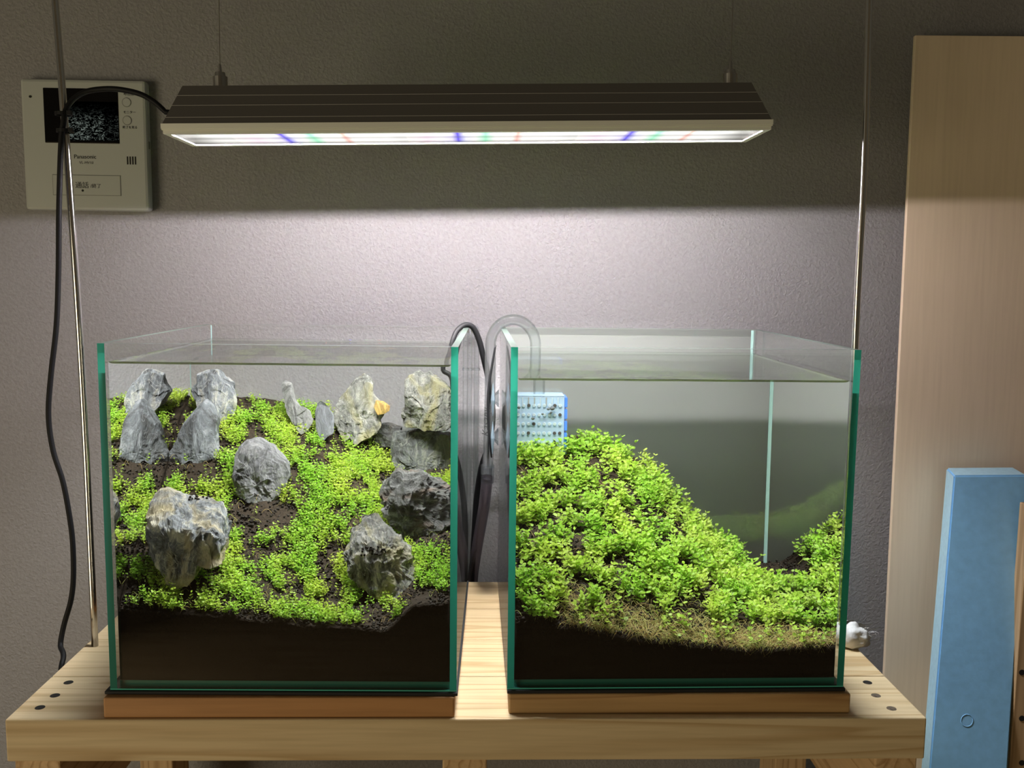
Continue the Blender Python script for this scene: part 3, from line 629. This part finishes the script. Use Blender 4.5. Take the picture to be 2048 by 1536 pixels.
# lip: stepped rim round the opening, open below
bm = BM()
for (z0, z1, g_) in ((-.0005, .0028, -.0012), (.0028, .0040, -.0002), (.0040, .0085, .0002)):
    ox, oy = HX+g_, HY+g_; ix, iy = HX-.0065, HY-.0075
    box(bm, (-ox, -oy, z0), (ox, -iy, z1)); box(bm, (-ox, iy, z0), (ox, oy, z1)); box(bm, (-ox, -iy, z0), (-ix, iy, z1)); box(bm, (ix, -iy, z0), (ox, iy, z1))
obj('rim', bm, M_lip, lamp)
bm = BM(); ix, iy = HX-.0066, HY-.0076
box(bm, (-ix, -iy, .0112), (ix, iy, .0118)); box(bm, (-ix, -iy, .0010), (ix, -iy+.0008, .0112)); box(bm, (-ix, iy-.0008, .0010), (ix, iy, .0112)); box(bm, (-ix, -iy+.0008, .0010), (-ix+.0008, iy-.0008, .0112)); box(bm, (ix-.0008, -iy+.0008, .0010), (ix, iy-.0008, .0112))
obj('reflector', bm, M_refl, lamp)
def emit(name, c, s):
    m, nt, out = newmat(name); e = N(nt, 'Emission'); e.inputs[0].default_value = (*c, 1); e.inputs[1].default_value = s; L(nt, e.outputs[0], out.inputs[0]); return m
EW = emit('led_white', (1, .93, .95), LED); EB = emit('led_blue', (.03, .005, 1), LED*.6); EG = emit('led_green', (.005, 1, .12), LED*.3); ER = emit('led_red', (1, .02, .01), LED*.3)
pat = 'WWWWWRWWBWGWRWW'; chipm = {}
for k, m_ in (('W', EW), ('B', EB), ('G', EG), ('R', ER)):
    bm = BM(); bmesh.ops.create_uvsphere(bm, u_segments=10, v_segments=6, radius=.0021)
    bmesh.ops.bisect_plane(bm, geom=bm.verts[:]+bm.edges[:]+bm.faces[:], plane_co=(0, 0, .0002), plane_no=(0, 0, 1), clear_outer=True)
    for v_ in bm.verts: v_.co.z *= 1.15
    me = bpy.data.meshes.new('led_chip'); bm.to_mesh(me); bm.free(); me.materials.append(m_); chipm[k] = me
for i in range(48):
    x = -.2585+i*.011; k = pat[(i+1) % 15]; o = bpy.data.objects.new('led_chip', chipm[k]); COL.objects.link(o); o.parent = lamp; o.location = (x, 0, .0110)
# clear lens cover: passes the light and glows in streaks in front of the chips
m, nt, out = newmat('lens_cover'); M_lens = m
tc = N(nt, 'TexCoord'); sx = N(nt, 'SeparateXYZ'); L(nt, tc.outputs['Object'], sx.inputs[0])
a1 = N(nt, 'Math', operation='MULTIPLY_ADD'); a1.inputs[1].default_value = 1/.165; a1.inputs[2].default_value = .177/.165+.30+2; L(nt, sx.outputs[0], a1.inputs[0])
fr = N(nt, 'Math', operation='FRACT'); L(nt, a1.outputs[0], fr.inputs[0])
cx = ramp(nt, fr.outputs[0], [(0, (1.0, .98, .9)), (.12, (1.0, .80, .92)), (.20, (1, .97, 1)), (.265, (.8, .75, 1)), (.30, (.03, .0, .85)), (.345, (.85, .85, 1)), (.40, (1, 1, .95)), (.462, (.30, .95, .55)), (.52, (1, 1, .95)), (.62, (1, .98, .92)), (.648, (1, .45, .35)), (.68, (1, .98, .92)), (.88, (1, 1, .95)), (.95, (.85, .85, .8))])
sy_ = N(nt, 'MapRange'); sy_.inputs[1].default_value = -.045; sy_.inputs[2].default_value = .045; L(nt, sx.outputs[1], sy_.inputs[0])
cy_ = ramp(nt, sy_.outputs[0], [(.05, (.10, .10, .10)), (.16, (.9, .9, .9)), (.34, (1, 1, 1)), (.42, (.42, .42, .42)), (.50, (.5, .5, .5)), (.60, (.8, .8, .8)), (.74, (.55, .55, .53)), (.82, (.16, .16, .16)), (.95, (.12, .12, .12))])
ax_ = N(nt, 'Math', operation='ABSOLUTE'); L(nt, sx.outputs[0], ax_.inputs[0]); ex = ramp(nt, ax_.outputs[0], [(.235, (1, 1, 1)), (.268, (.35, .35, .33))])
q1_ = N(nt, 'MixRGB', blend_type='MULTIPLY'); q1_.inputs[0].default_value = 1; L(nt, cx, q1_.inputs[1]); L(nt, cy_, q1_.inputs[2]); q2_ = N(nt, 'MixRGB', blend_type='MULTIPLY'); q2_.inputs[0].default_value = 1; L(nt, q1_.outputs[0], q2_.inputs[1]); L(nt, ex, q2_.inputs[2])
e = N(nt, 'Emission'); L(nt, q2_.outputs[0], e.inputs[0]); e.inputs[1].default_value = .72; t = N(nt, 'BsdfTransparent'); t.inputs[0].default_value = (.9, .9, .9, 1); ad = N(nt, 'AddShader'); L(nt, e.outputs[0], ad.inputs[0]); L(nt, t.outputs[0], ad.inputs[1]); L(nt, ad.outputs[0], out.inputs[0])
bm = BM(); box(bm, (-HX+.0068, -HY+.0078, .0001), (HX-.0068, HY-.0078, .0007)); obj('lens_cover', bm, M_lens, lamp)
bl = bpy.data.lights.new('led_beam', 'AREA'); bl.shape = 'RECTANGLE'; bl.size = .53; bl.size_y = .006; bl.energy = BEAM; bl.spread = math.radians(102); bl.color = (1, .97, .95)
bo = bpy.data.objects.new('led_beam', bl); COL.objects.link(bo); bo.parent = lamp; bo.location = (0, 0, .0075)
for s, px in ((-1, 441), (1, 1460)):
    P0 = at(px, 170, .145); lx = (LM.inverted() @ P0).x
    bm = BM(); cyl(bm, (lx, 0, .0455), (lx, 0, .0585), .0068, .0068, 24); cyl(bm, (lx, 0, .0585), (lx, 0, .0625), .0052, .0048, 24); cyl(bm, (lx, 0, .0625), (lx, 0, .0700), .0019, .0014, 12)
    h = obj('wire_holder', bm, M_steel, lamp)
    top = at(438 if s < 0 else 1466, 0, .145); d = (top-(LM @ Vector((lx, 0, .06)))); p1 = (LM @ Vector((lx, 0, .06)))+d*((.86-(LM @ Vector((lx, 0, .06))).z)/d.z)
    bm = BM(); cyl(bm, (lx, 0, .06), LM.inverted() @ p1, .0004, .0004, 6); obj('hanging_wire', bm, M_steel, lamp)

# chrome stand poles with the bar the lamp hangs from
st = tag(empty('lamp_stand', (.31, .15, -.021)), 'chrome lamp stand with a thin leaning pole either side of the tanks', 'stand')
L_pts = [(190, 1291), (172, 900), (155, 600), (128, 225), (110, 0)]; R_pts = [(1712, 700), (1714, 600), (1725, 400), (1731, 250), (1738, 0)]
for side, pp in (('l', L_pts), ('r', R_pts)):
    P = [at(x, y, .15) for x, y in pp]
    if side == 'l': P[0].z = SZ
    else: P = [Vector((.6975, .15, SZ+.0002)), Vector((.6974, .15, .15))]+P[1:]
    d = (P[-1]-P[-2]).normalized(); P.append(P[-1]+d*((.865-P[-1].z)/d.z))
    bm = BM(); tube(bm, smoothpts(P, 5), .0034, 18); part('pole', bm, M_chrome, st); end = P[-1]
    if side == 'l': e0 = end
bm = BM(); tube(bm, [e0, end], .0034, 16); part('crossbar', bm, M_chrome, st)

# lamp cable
C_pts = [(335, 228, .145), (310, 205, .145), (280, 188, .145), (240, 179, .146), (205, 178, .148), (170, 184, .148), (145, 200, .146), (131, 222, .1435), (127, 245, .142), (122, 290, .142), (118, 420, .14), (117, 540, .14), (113, 650, .14), (102, 750, .14), (97, 830, .14), (106, 900, .14), (125, 960, .14), (137, 1020, .14), (145, 1080, .14), (147, 1150, .14), (142, 1200, .14), (128, 1250, .14), (121, 1290, .135), (127, 1312, .12)]
P = smoothpts([at(*c) for c in C_pts]+[Vector((-.0905, .105, -.04)), Vector((-.092, .10, -.15)), Vector((-.1, .12, -.5)), Vector((-.11, .14, -.815))], 6)
P[0] = LM @ Vector((-.2745, 0, .024))
bm = BM(); tube(bm, P, .0026, 12); cb = tag(obj('power_cable', bm, M_blk), 'black power cable arching from the lamp and hanging down the left pole', 'cable')
for py in (228, 262):
    px = 128 if py == 228 else 131
    bm = BM(); c = at(px, py, .146); bmesh.ops.create_cone(bm, cap_ends=False, segments=20, radius1=.0078, radius2=.0078, depth=.0032, matrix=Matrix.Translation(c-Vector((0, .001, 0))))
    bmesh.ops.solidify(bm, geom=list(bm.faces), thickness=.0007); box(bm, (c.x+.006, c.y-.009, c.z-.002), (c.x+.010, c.y-.005, c.z+.002)); obj('cable_tie', bm, M_blk, cb)

# ------------------------------------------------------------------ intercom on the wall
IY = WY-.0005
q0, q1, q2, q3 = [at(x, y, IY) for x, y in ((50, 162), (302, 166), (305, 423), (66, 422))]
iw = (q1.x-q0.x+q2.x-q3.x)/2; ih = (q0.z-q3.z+q1.z-q2.z)/2; ic = (q0+q1+q2+q3)/4
ip = tag(empty('intercom', (ic.x, IY, ic.z)), 'white wall intercom panel with dark screen behind the left pole', 'intercom')
S = ih/262.
def ib(x0, y0, x1, y1, d0, d1, mat, name, bev=.0, par=ip):
    bm = BM(); box(bm, (-iw/2+x0*S, -d1, ih/2-y1*S), (-iw/2+x1*S, -d0, ih/2-y0*S), bev); return obj(name, bm, mat, par, False)
IWp = iw/S
ib(0, 0, IWp, 262, 0, .016, M_white, 'body', .0035)
ib(46, 18, 196, 127, .0155, .0168, M_scr, 'screen', .0008)
m, nt, out = newmat('screen_mottle'); tc = N(nt, 'TexCoord'); nz = N(nt, 'TexVoronoi', i_Scale=330.0, feature='SMOOTH_F1'); mp = N(nt, 'Mapping'); mp.inputs['Scale'].default_value = (.7, 1, 1.3); mp.inputs['Rotation'].default_value = (0, .5, 0)  # mottled grey pattern painted on the dark screen as emission
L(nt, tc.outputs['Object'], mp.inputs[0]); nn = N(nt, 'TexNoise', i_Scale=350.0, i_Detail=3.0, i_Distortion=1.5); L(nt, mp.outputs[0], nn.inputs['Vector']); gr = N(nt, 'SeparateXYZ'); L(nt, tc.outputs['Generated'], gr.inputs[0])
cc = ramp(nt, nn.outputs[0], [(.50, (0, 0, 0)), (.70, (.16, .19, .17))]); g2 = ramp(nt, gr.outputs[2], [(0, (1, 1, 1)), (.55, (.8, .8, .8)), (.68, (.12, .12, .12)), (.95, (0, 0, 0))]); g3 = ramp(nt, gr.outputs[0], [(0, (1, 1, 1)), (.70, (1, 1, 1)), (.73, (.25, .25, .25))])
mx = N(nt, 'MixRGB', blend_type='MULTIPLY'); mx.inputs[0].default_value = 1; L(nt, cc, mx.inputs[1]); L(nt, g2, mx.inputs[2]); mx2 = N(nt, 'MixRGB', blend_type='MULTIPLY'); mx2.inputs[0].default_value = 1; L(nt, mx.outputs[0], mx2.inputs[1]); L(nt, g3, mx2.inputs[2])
e = N(nt, 'Emission'); L(nt, mx2.outputs[0], e.inputs[0]); L(nt, e.outputs[0], out.inputs[0]); M_mottle = m
ib(95, 44, 195, 121, .0166, .01695, M_mottle, 'screen_pattern')
ib(57, 190, 196, 232, .0155, .0163, M_groove, 'button_gap', .0004); ib(58, 191, 195, 231, .0155, .0167, M_whiteb, 'talk_button', .0005)
for y in (44, 80):
    bm = BM(); cx, cz = -iw/2+213*S, ih/2-y*S
    cyl(bm, (cx, -.0155, cz), (cx, -.0162, cz), 9.6*S, 9.6*S, 28); obj('button_ring', bm, M_groove, ip)
    bm = BM(); cyl(bm, (cx, -.0155, cz), (cx, -.0168, cz), 8.4*S, 8.0*S, 28); obj('button', bm, M_whiteb, ip)
for k in range(4): ib(209.5+k*5.3, 152, 212.2+k*5.3, 168, .0158, .0163, M_dark, 'speaker_slot')
for x, y in ((20, 36), (118, 222)):
    bm = BM(); cyl(bm, (-iw/2+x*S, -.0158, ih/2-y*S), (-iw/2+x*S, -.0169, ih/2-y*S), 2.4*S, 2.4*S, 12); obj('microphone_hole', bm, M_dark, ip)
ib(IWp-.5, 120, IWp+.6, 135, .006, .011, M_groove, 'side_switch')
def text(s, x, y, size, par=ip, mat=M_ink, name='lettering', rot=(math.pi/2, 0, 0), loc=None, ext=.0001, shear=0):
    cu = bpy.data.curves.new(name, 'FONT'); cu.body = s; cu.size = size; cu.align_x = 'CENTER'; cu.align_y = 'CENTER'; cu.extrude = ext; cu.shear = shear
    cu.materials.append(mat); o = bpy.data.objects.new(name, cu); COL.objects.link(o); o.parent = par
    o.location = loc or (-iw/2+(x+5)*S, -.0163, ih/2-y*S); o.rotation_euler = rot
    bpy.context.view_layer.update(); me = bpy.data.meshes.new_from_object(o.evaluated_get(bpy.context.evaluated_depsgraph_get()))
    m_ = bpy.data.objects.new(name, me); COL.objects.link(m_); m_.parent = par; m_.location = o.location; m_.rotation_euler = rot
    bpy.data.objects.remove(o); return m_
text('Panasonic', 120, 154, 11.5*S); text('VL-MV18', 122, 166, 7.5*S, mat=M_groove)
t_ = text('通話', 112, 212, 14*S); t_.location.y = -.0169; t_ = text('/終了', 140, 213, 9.5*S); t_.location.y = -.0169
text('呼出音', 213, 28, 7*S); text('モニター', 213, 64, 6.5*S); text('終了を見る', 213, 94, 6*S)

# ------------------------------------------------------------------ panel, foam and post on the right
PX = at(1843, 70, .355).x; PZ = at(1843, 70, .355).z
bm = BM(); box(bm, (PX, .356, -.80), (PX+.42, .362, PZ), .0008)
o = obj('wood_panel', bm, M_birch); o.matrix_world = Matrix.Translation((PX, .36, 0)) @ Matrix.Rotation(math.radians(-.6), 4, 'Y') @ Matrix.Translation((-PX, -.36, 0)); tag(o, 'tall pale wood panel standing against the grey wall on the right', 'panel')
fo = tag(empty('foam_slab', (.93, .28, -.8)), 'light blue foam slab leaning against the tall wood panel', 'foam')
# slab: quad prism, leaning back
A = at(1908, 951, .305); Bp = at(1862, 1500, .262); d = (Bp-A); B_ = A+d*((-.80-A.z)/d.z)
A2 = at(2054, 950, .305); C2 = at(2018, 1500, .262); d2 = C2-A2; B2 = A2+d2*((-.80-A2.z)/d2.z)
As, Bs = at(1892, 944, .342), None
bk = Vector((0, .038, .0025)); 
sl = Vector((As.x-A.x, .037, .002))
bm = BM(); v = [bm.verts.new(p) for p in (A, A2, B2, B_, A+sl, A2+Vector((.004, .037, .002)), B2+Vector((.004, .037, .002)), B_+sl)]
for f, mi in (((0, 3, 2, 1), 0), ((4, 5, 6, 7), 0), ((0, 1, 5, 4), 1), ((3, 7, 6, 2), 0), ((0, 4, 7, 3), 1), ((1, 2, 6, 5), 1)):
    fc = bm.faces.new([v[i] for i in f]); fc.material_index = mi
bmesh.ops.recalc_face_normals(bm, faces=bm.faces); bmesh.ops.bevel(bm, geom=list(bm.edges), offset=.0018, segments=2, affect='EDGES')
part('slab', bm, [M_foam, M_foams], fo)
def onfoam(px, py):
    n = (A2-A).cross(B_-A).normalized(); dd = Vector(ray(px, py)); c = Vector(CAM); t_ = (A-c).dot(n)/dd.dot(n); return c+dd*t_, n
c, n = onfoam(1934, 1441); bm = BM(); bmesh.ops.create_circle(bm, segments=28, radius=.0072, cap_ends=False); M3 = Matrix.Translation(c) @ n.to_track_quat('Z', 'Y').to_matrix().to_4x4(); ring = [M3 @ v_.co for v_ in bm.verts]; bm.free()
bm = BM(); ring.append(ring[0]); tube(bm, ring, .0005, 6, cap=False); part('pressed_ring', bm, M_foam, fo)
# perforated post in front right
P1 = at(2030, 1150, .30)
bm = BM(); box(bm, (at(2021, 1500, .27).x, .27, -.80), (at(2021, 1500, .27).x+.06, .29, .10), .001); pst = tag(obj('drilled_batten', bm, wood('batten', (.58, .38, .2), (.42, .26, .12), .8, 'Z')), 'wooden batten with dark drilled holes at the far right edge', 'batten')
for py in (1345, 1437, 1526):
    c = at(2044, py, .2695); bm = BM(); cyl(bm, c, c+Vector((0, .0008, 0)), .0035, .0035, 16); obj('drilled_hole', bm, M_dark, pst)

# cotton floss at the back right of the bench
bm = BM(); bmesh.ops.create_icosphere(bm, subdivisions=4, radius=1); c = atz(1706, 1290, SZ)
for v_ in bm.verts:
    p = v_.co.copy(); k = 1+.22*noise.noise(p*2.2)+.08*noise.noise(p*6); v_.co = Vector((p.x*.016*k, p.y*.012*k, max(p.z*.0115*k, -.009)))
for f in bm.faces: f.smooth = True
ct = obj('filter_floss', bm, M_cotton); ct.scale = (1.25, 1.2, 1.25); ct.location = Vector((.7075, .150, SZ+.012)); ct.rotation_euler = (0, .28, 0); tag(ct, 'white tuft of filter floss behind the right tank corner', 'floss')
for i in range(16):
    p = Vector((.008+rng.uniform(-.004, .006), rng.uniform(-.006, .004), rng.uniform(-.003, .009))); dr = Vector((rng.uniform(.3, 1), rng.uniform(-.4, .3), rng.uniform(-.3, .8))).normalized(); q = []
    for k in range(7): q.append(p+dr*.010*k/6+Vector((math.sin(k*1.5+i)*.0014, 0, math.cos(k*1.3+i)*.0014)))
    bm = BM(); tube(bm, q, .00016, 4); obj('fibre', bm, M_cotton, ct)

# ------------------------------------------------------------------ pipes, hoses and cords between the tanks
BY = .371
# added rod (two capped tubes) imitating the left side pane seen edge-on
xa, xb = at(938, 900, BY).x, at(952, 900, BY).x; zt = at(945, 655, BY).z; zb_ = at(930, 1163, BY).z
gi = tag(empty('added_pane_rod', ((xa+xb)/2, BY, zb_-.03)), 'clear double rod with rounded cap, added for the edge-on look of the left side pane', 'pipe')
rr_ = (xb-xa)/2; path = [Vector((xa, BY, zb_-.05)), Vector((xa, BY, (zt+zb_)/2)), Vector((xa, BY, zt-rr_))]+[Vector(((xa+xb)/2-rr_*math.cos(a), BY, zt-rr_+rr_*math.sin(a))) for a in np.linspace(.3, math.pi-.3, 9)]+[Vector((xb, BY, zt-rr_)), Vector((xb, BY, (zt+zb_)/2)), Vector((xb, BY, zb_-.05))]
bm = BM(); tube(bm, path, .0036, 18, inner=.62); part('glass_tube', bm, M_pipe, gi)
bm = BM(); cyl(bm, (((xa+xb)/2), BY-.0045, zt-.004), (((xa+xb)/2), BY+.003, zt-.004), .0030, .0030, 18); part('cap_bolt', bm, M_steel, gi)
zc = at(930, 738, BY).z
for x in (xa, xb):
    bm = BM(); tube(bm, [Vector((x, BY, zc-.0015)), Vector((x, BY, zc+.0015))], .0044, 18, inner=.85); part('collar', bm, M_pipe, gi)
# arched outflow pipe over the right tank's rim
AY = .268
def A_(px, py, Y=AY): return at(px, py, Y)
ar = tag(empty('outflow_pipe', A_(981, 800)), 'arched clear glass pipe hooked over the rim of the right tank', 'pipe')
c = A_(1026, 690); r = (A_(1071, 690).x-A_(981, 690).x)/2
zi = c.z
path = [A_(976, 935), A_(978, 860), A_(980, 790), Vector((c.x-r, AY, zi-.012))]+[Vector((c.x-r*math.cos(a), AY, zi+r*1.12*math.sin(a))) for a in np.linspace(0, math.pi, 17)]+[Vector((c.x+r, AY, zi-.03)), Vector((c.x+r, AY, .19))]
bm = BM(); tube(bm, smoothpts(path, 2), .0062, 24, inner=.87); part('glass_tube', bm, M_pipe, ar)
bm = BM(); cc = A_(975, 945); cyl(bm, cc-Vector((0, 0, .012)), cc+Vector((0, 0, .009)), .0072, .0078, 24); part('connector', bm, M_acr, ar)
# hose down to the back of the bench
hp = smoothpts([A_(974, 955, .27), A_(970, 1000, .285), A_(962, 1050, .32), A_(952, 1110, .355), A_(945, 1165, .3685), A_(944, 1230, .370), A_(944, 1500, .370)], 5)
bm = BM(); tube(bm, hp, .0066, 20, inner=.75); tag(obj('clear_hose', bm, M_hose), 'clear smoky hose dropping behind the bench from the arched pipe', 'hose')
# black flat cable out of left tank
kp = [at(892, 745, .262), at(893, 728, .262), at(900, 703, .262), at(905, 683, .263), at(914, 662, .268), at(930, 650, .275), at(946, 655, .28), at(958, 680, .285), at(967, 715, .29), at(977, 760, .30), at(985, 820, .32), at(980, 880, .335), at(963, 935, .35), at(953, 1000, .362), at(948, 1080, .3685), at(944, 1165, .3695), at(944, 1300, .3695)]
kp = smoothpts([Vector(loc) for loc in ([Vector((.289, .262, .20)), Vector((.289, .262, .25))]+[k for k in kp[1:]])], 5)
bm = BM(); tube(bm, kp, [.0024+.0014*min(1, i/60) for i in range(len(kp))], 10); tag(obj('black_hose', bm, M_blk), 'black cable looping out of the left tank behind the clear pipe', 'cable')
# added cord in front of the clear pipe, imitating the black cable refracted in it
tp = smoothpts([at(991, 690, .255), at(985, 725, .255), at(979, 765, .255), at(976, 800, .255), at(977, 850, .255), at(980, 885, .255), at(983, 915, .258)], 5)
bm = BM(); tube(bm, tp, [.0006+.0009*math.sin(math.pi*min(1, .15+i/len(tp)*.8)) for i in range(len(tp))], 8); tc_ = tag(obj('refraction_cord', bm, M_blk), 'thin black cord added for the refracted image of the cable behind the arched pipe', 'cord')
t_ = text('Kasany', 0, 0, .0115, par=ar, name='lettering', loc=at(972, 846, .2605)-Vector(ar.location), rot=(math.pi/2, -math.pi/2, 0), shear=.4)
# suction cups on the right tank's left pane
for i, (py, lab) in enumerate(((797, 'upper clear suction cup on the left pane of the right tank'), (873, 'lower clear suction cup on the left pane of the right tank'))):
    cx = TK['R'][0][0]-.001-.268*.0144; z = at(1005, py, .268).z
    s_ = tag(empty('suction_cup', (cx, .268, z)), lab, 'suction cup', 'clear suction cups')
    bm = BM(); cyl(bm, (cx-.0008, .268, z), (cx-.005, .268, z), .0105, .006, 28); cyl(bm, (cx-.005, .268, z), (cx-.011, .268, z), .0045, .0045, 20); part('cup', bm, M_acr, s_)
    bm = BM(); cyl(bm, (cx-.0075, .262, z-.019), (cx-.0075, .262, z-.001), .0004, .0024, 12); cyl(bm, (cx-.0075, .262, z-.001), (cx-.0075, .262, z+.018), .0024, .0002, 12); part('reflection_spike', bm, plain('blue_grey_reflection', (.17, .22, .26), .4), s_)  # solid spike added for the cup's reflection in the pane
# blue perforated basket in the right tank
bk_ = tag(empty('filter_basket', M=mat_t('R') @ Matrix.Translation((.0365, .27, .17))), 'pale blue perforated filter box at the back left of the right tank', 'filter')
m, nt, out = newmat('pale_blue_acrylic'); t = N(nt, 'BsdfTransparent'); t.inputs[0].default_value = (.8, .9, 1, 1); d = N(nt, 'BsdfPrincipled'); d.inputs['Base Color'].default_value = (.50, .64, .78, 1); d.inputs['Roughness'].default_value = .2
mx = N(nt, 'MixShader'); mx.inputs[0].default_value = .62; L(nt, t.outputs[0], mx.inputs[1]); L(nt, d.outputs[0], mx.inputs[2]); L(nt, mx.outputs[0], out.inputs[0]); M_pb = m
x0, x1 = -.0295, .0285
bm = BM(); box(bm, (x0, -.017, 0), (x1, -.0155, .064), .0005); obj('front_plate', bm, M_pb, bk_)
bm = BM(); box(bm, (x0, -.017, .0645), (x1, .020, .0657), .0004); obj('lid', bm, M_pb, bk_)
for i in range(5):
    bm = BM(); box(bm, (x1+.0003, -.0165, .003+i*.0125), (x1+.0033, .018, .0135+i*.0125), .0006); obj('side_block', bm, M_acrb, bk_)
M_hole = plain('hole_rim', (.62, .72, .80), .3)
for i in range(10):
    for j in range(6):
        bm = BM(); cyl(bm, (x0+.004+i*.0055, -.0172, .006+j*.0098), (x0+.004+i*.0055, -.0178, .006+j*.0098), .0019, .0017, 10); obj('perforation', bm, M_hole if rng.random() > .18 else M_dark, bk_)
for i in range(9):
    bm = BM(); box(bm, (x0+.001+i*.0062, -.0176, .055), (x0+.0022+i*.0062, -.0172, .0635)); obj('slot', bm, M_groove if i in (3, 4, 6) else M_hole, bk_)
for i, (px, py, r_, lab) in enumerate(((1038, 815, .0017, 'leftmost dark snail by the pane'), (1097, 818, .0017, 'left snail of the cluster of three'), (1105, 817, .0024, 'largest snail of the cluster of three'), (1102, 825, .0013, 'lowest snail of the cluster of three'), (1066, 837, .0018, 'snail low on the centre of the blue box'), (1085, 828, .0014, 'snail between the centre and the cluster'))):
    p = inp('R', px, py, .2505); bm = BM(); bmesh.ops.create_icosphere(bm, subdivisions=2, radius=1)
    for v_ in bm.verts:
        a = math.atan2(v_.co.z, v_.co.x); v_.co = Vector((v_.co.x*r_, v_.co.y*r_*.55, v_.co.z*r_*.95))*(1+.10*math.sin(a*2+1))
    s_ = obj('snail', bm, plain('snail_shell', (.05, .055, .06), .35), None, True); s_.matrix_world = mat_t('R') @ Matrix.Translation(Vector(p)); tag(s_, lab+' on the blue filter box', 'snail', 'snails on the filter box')
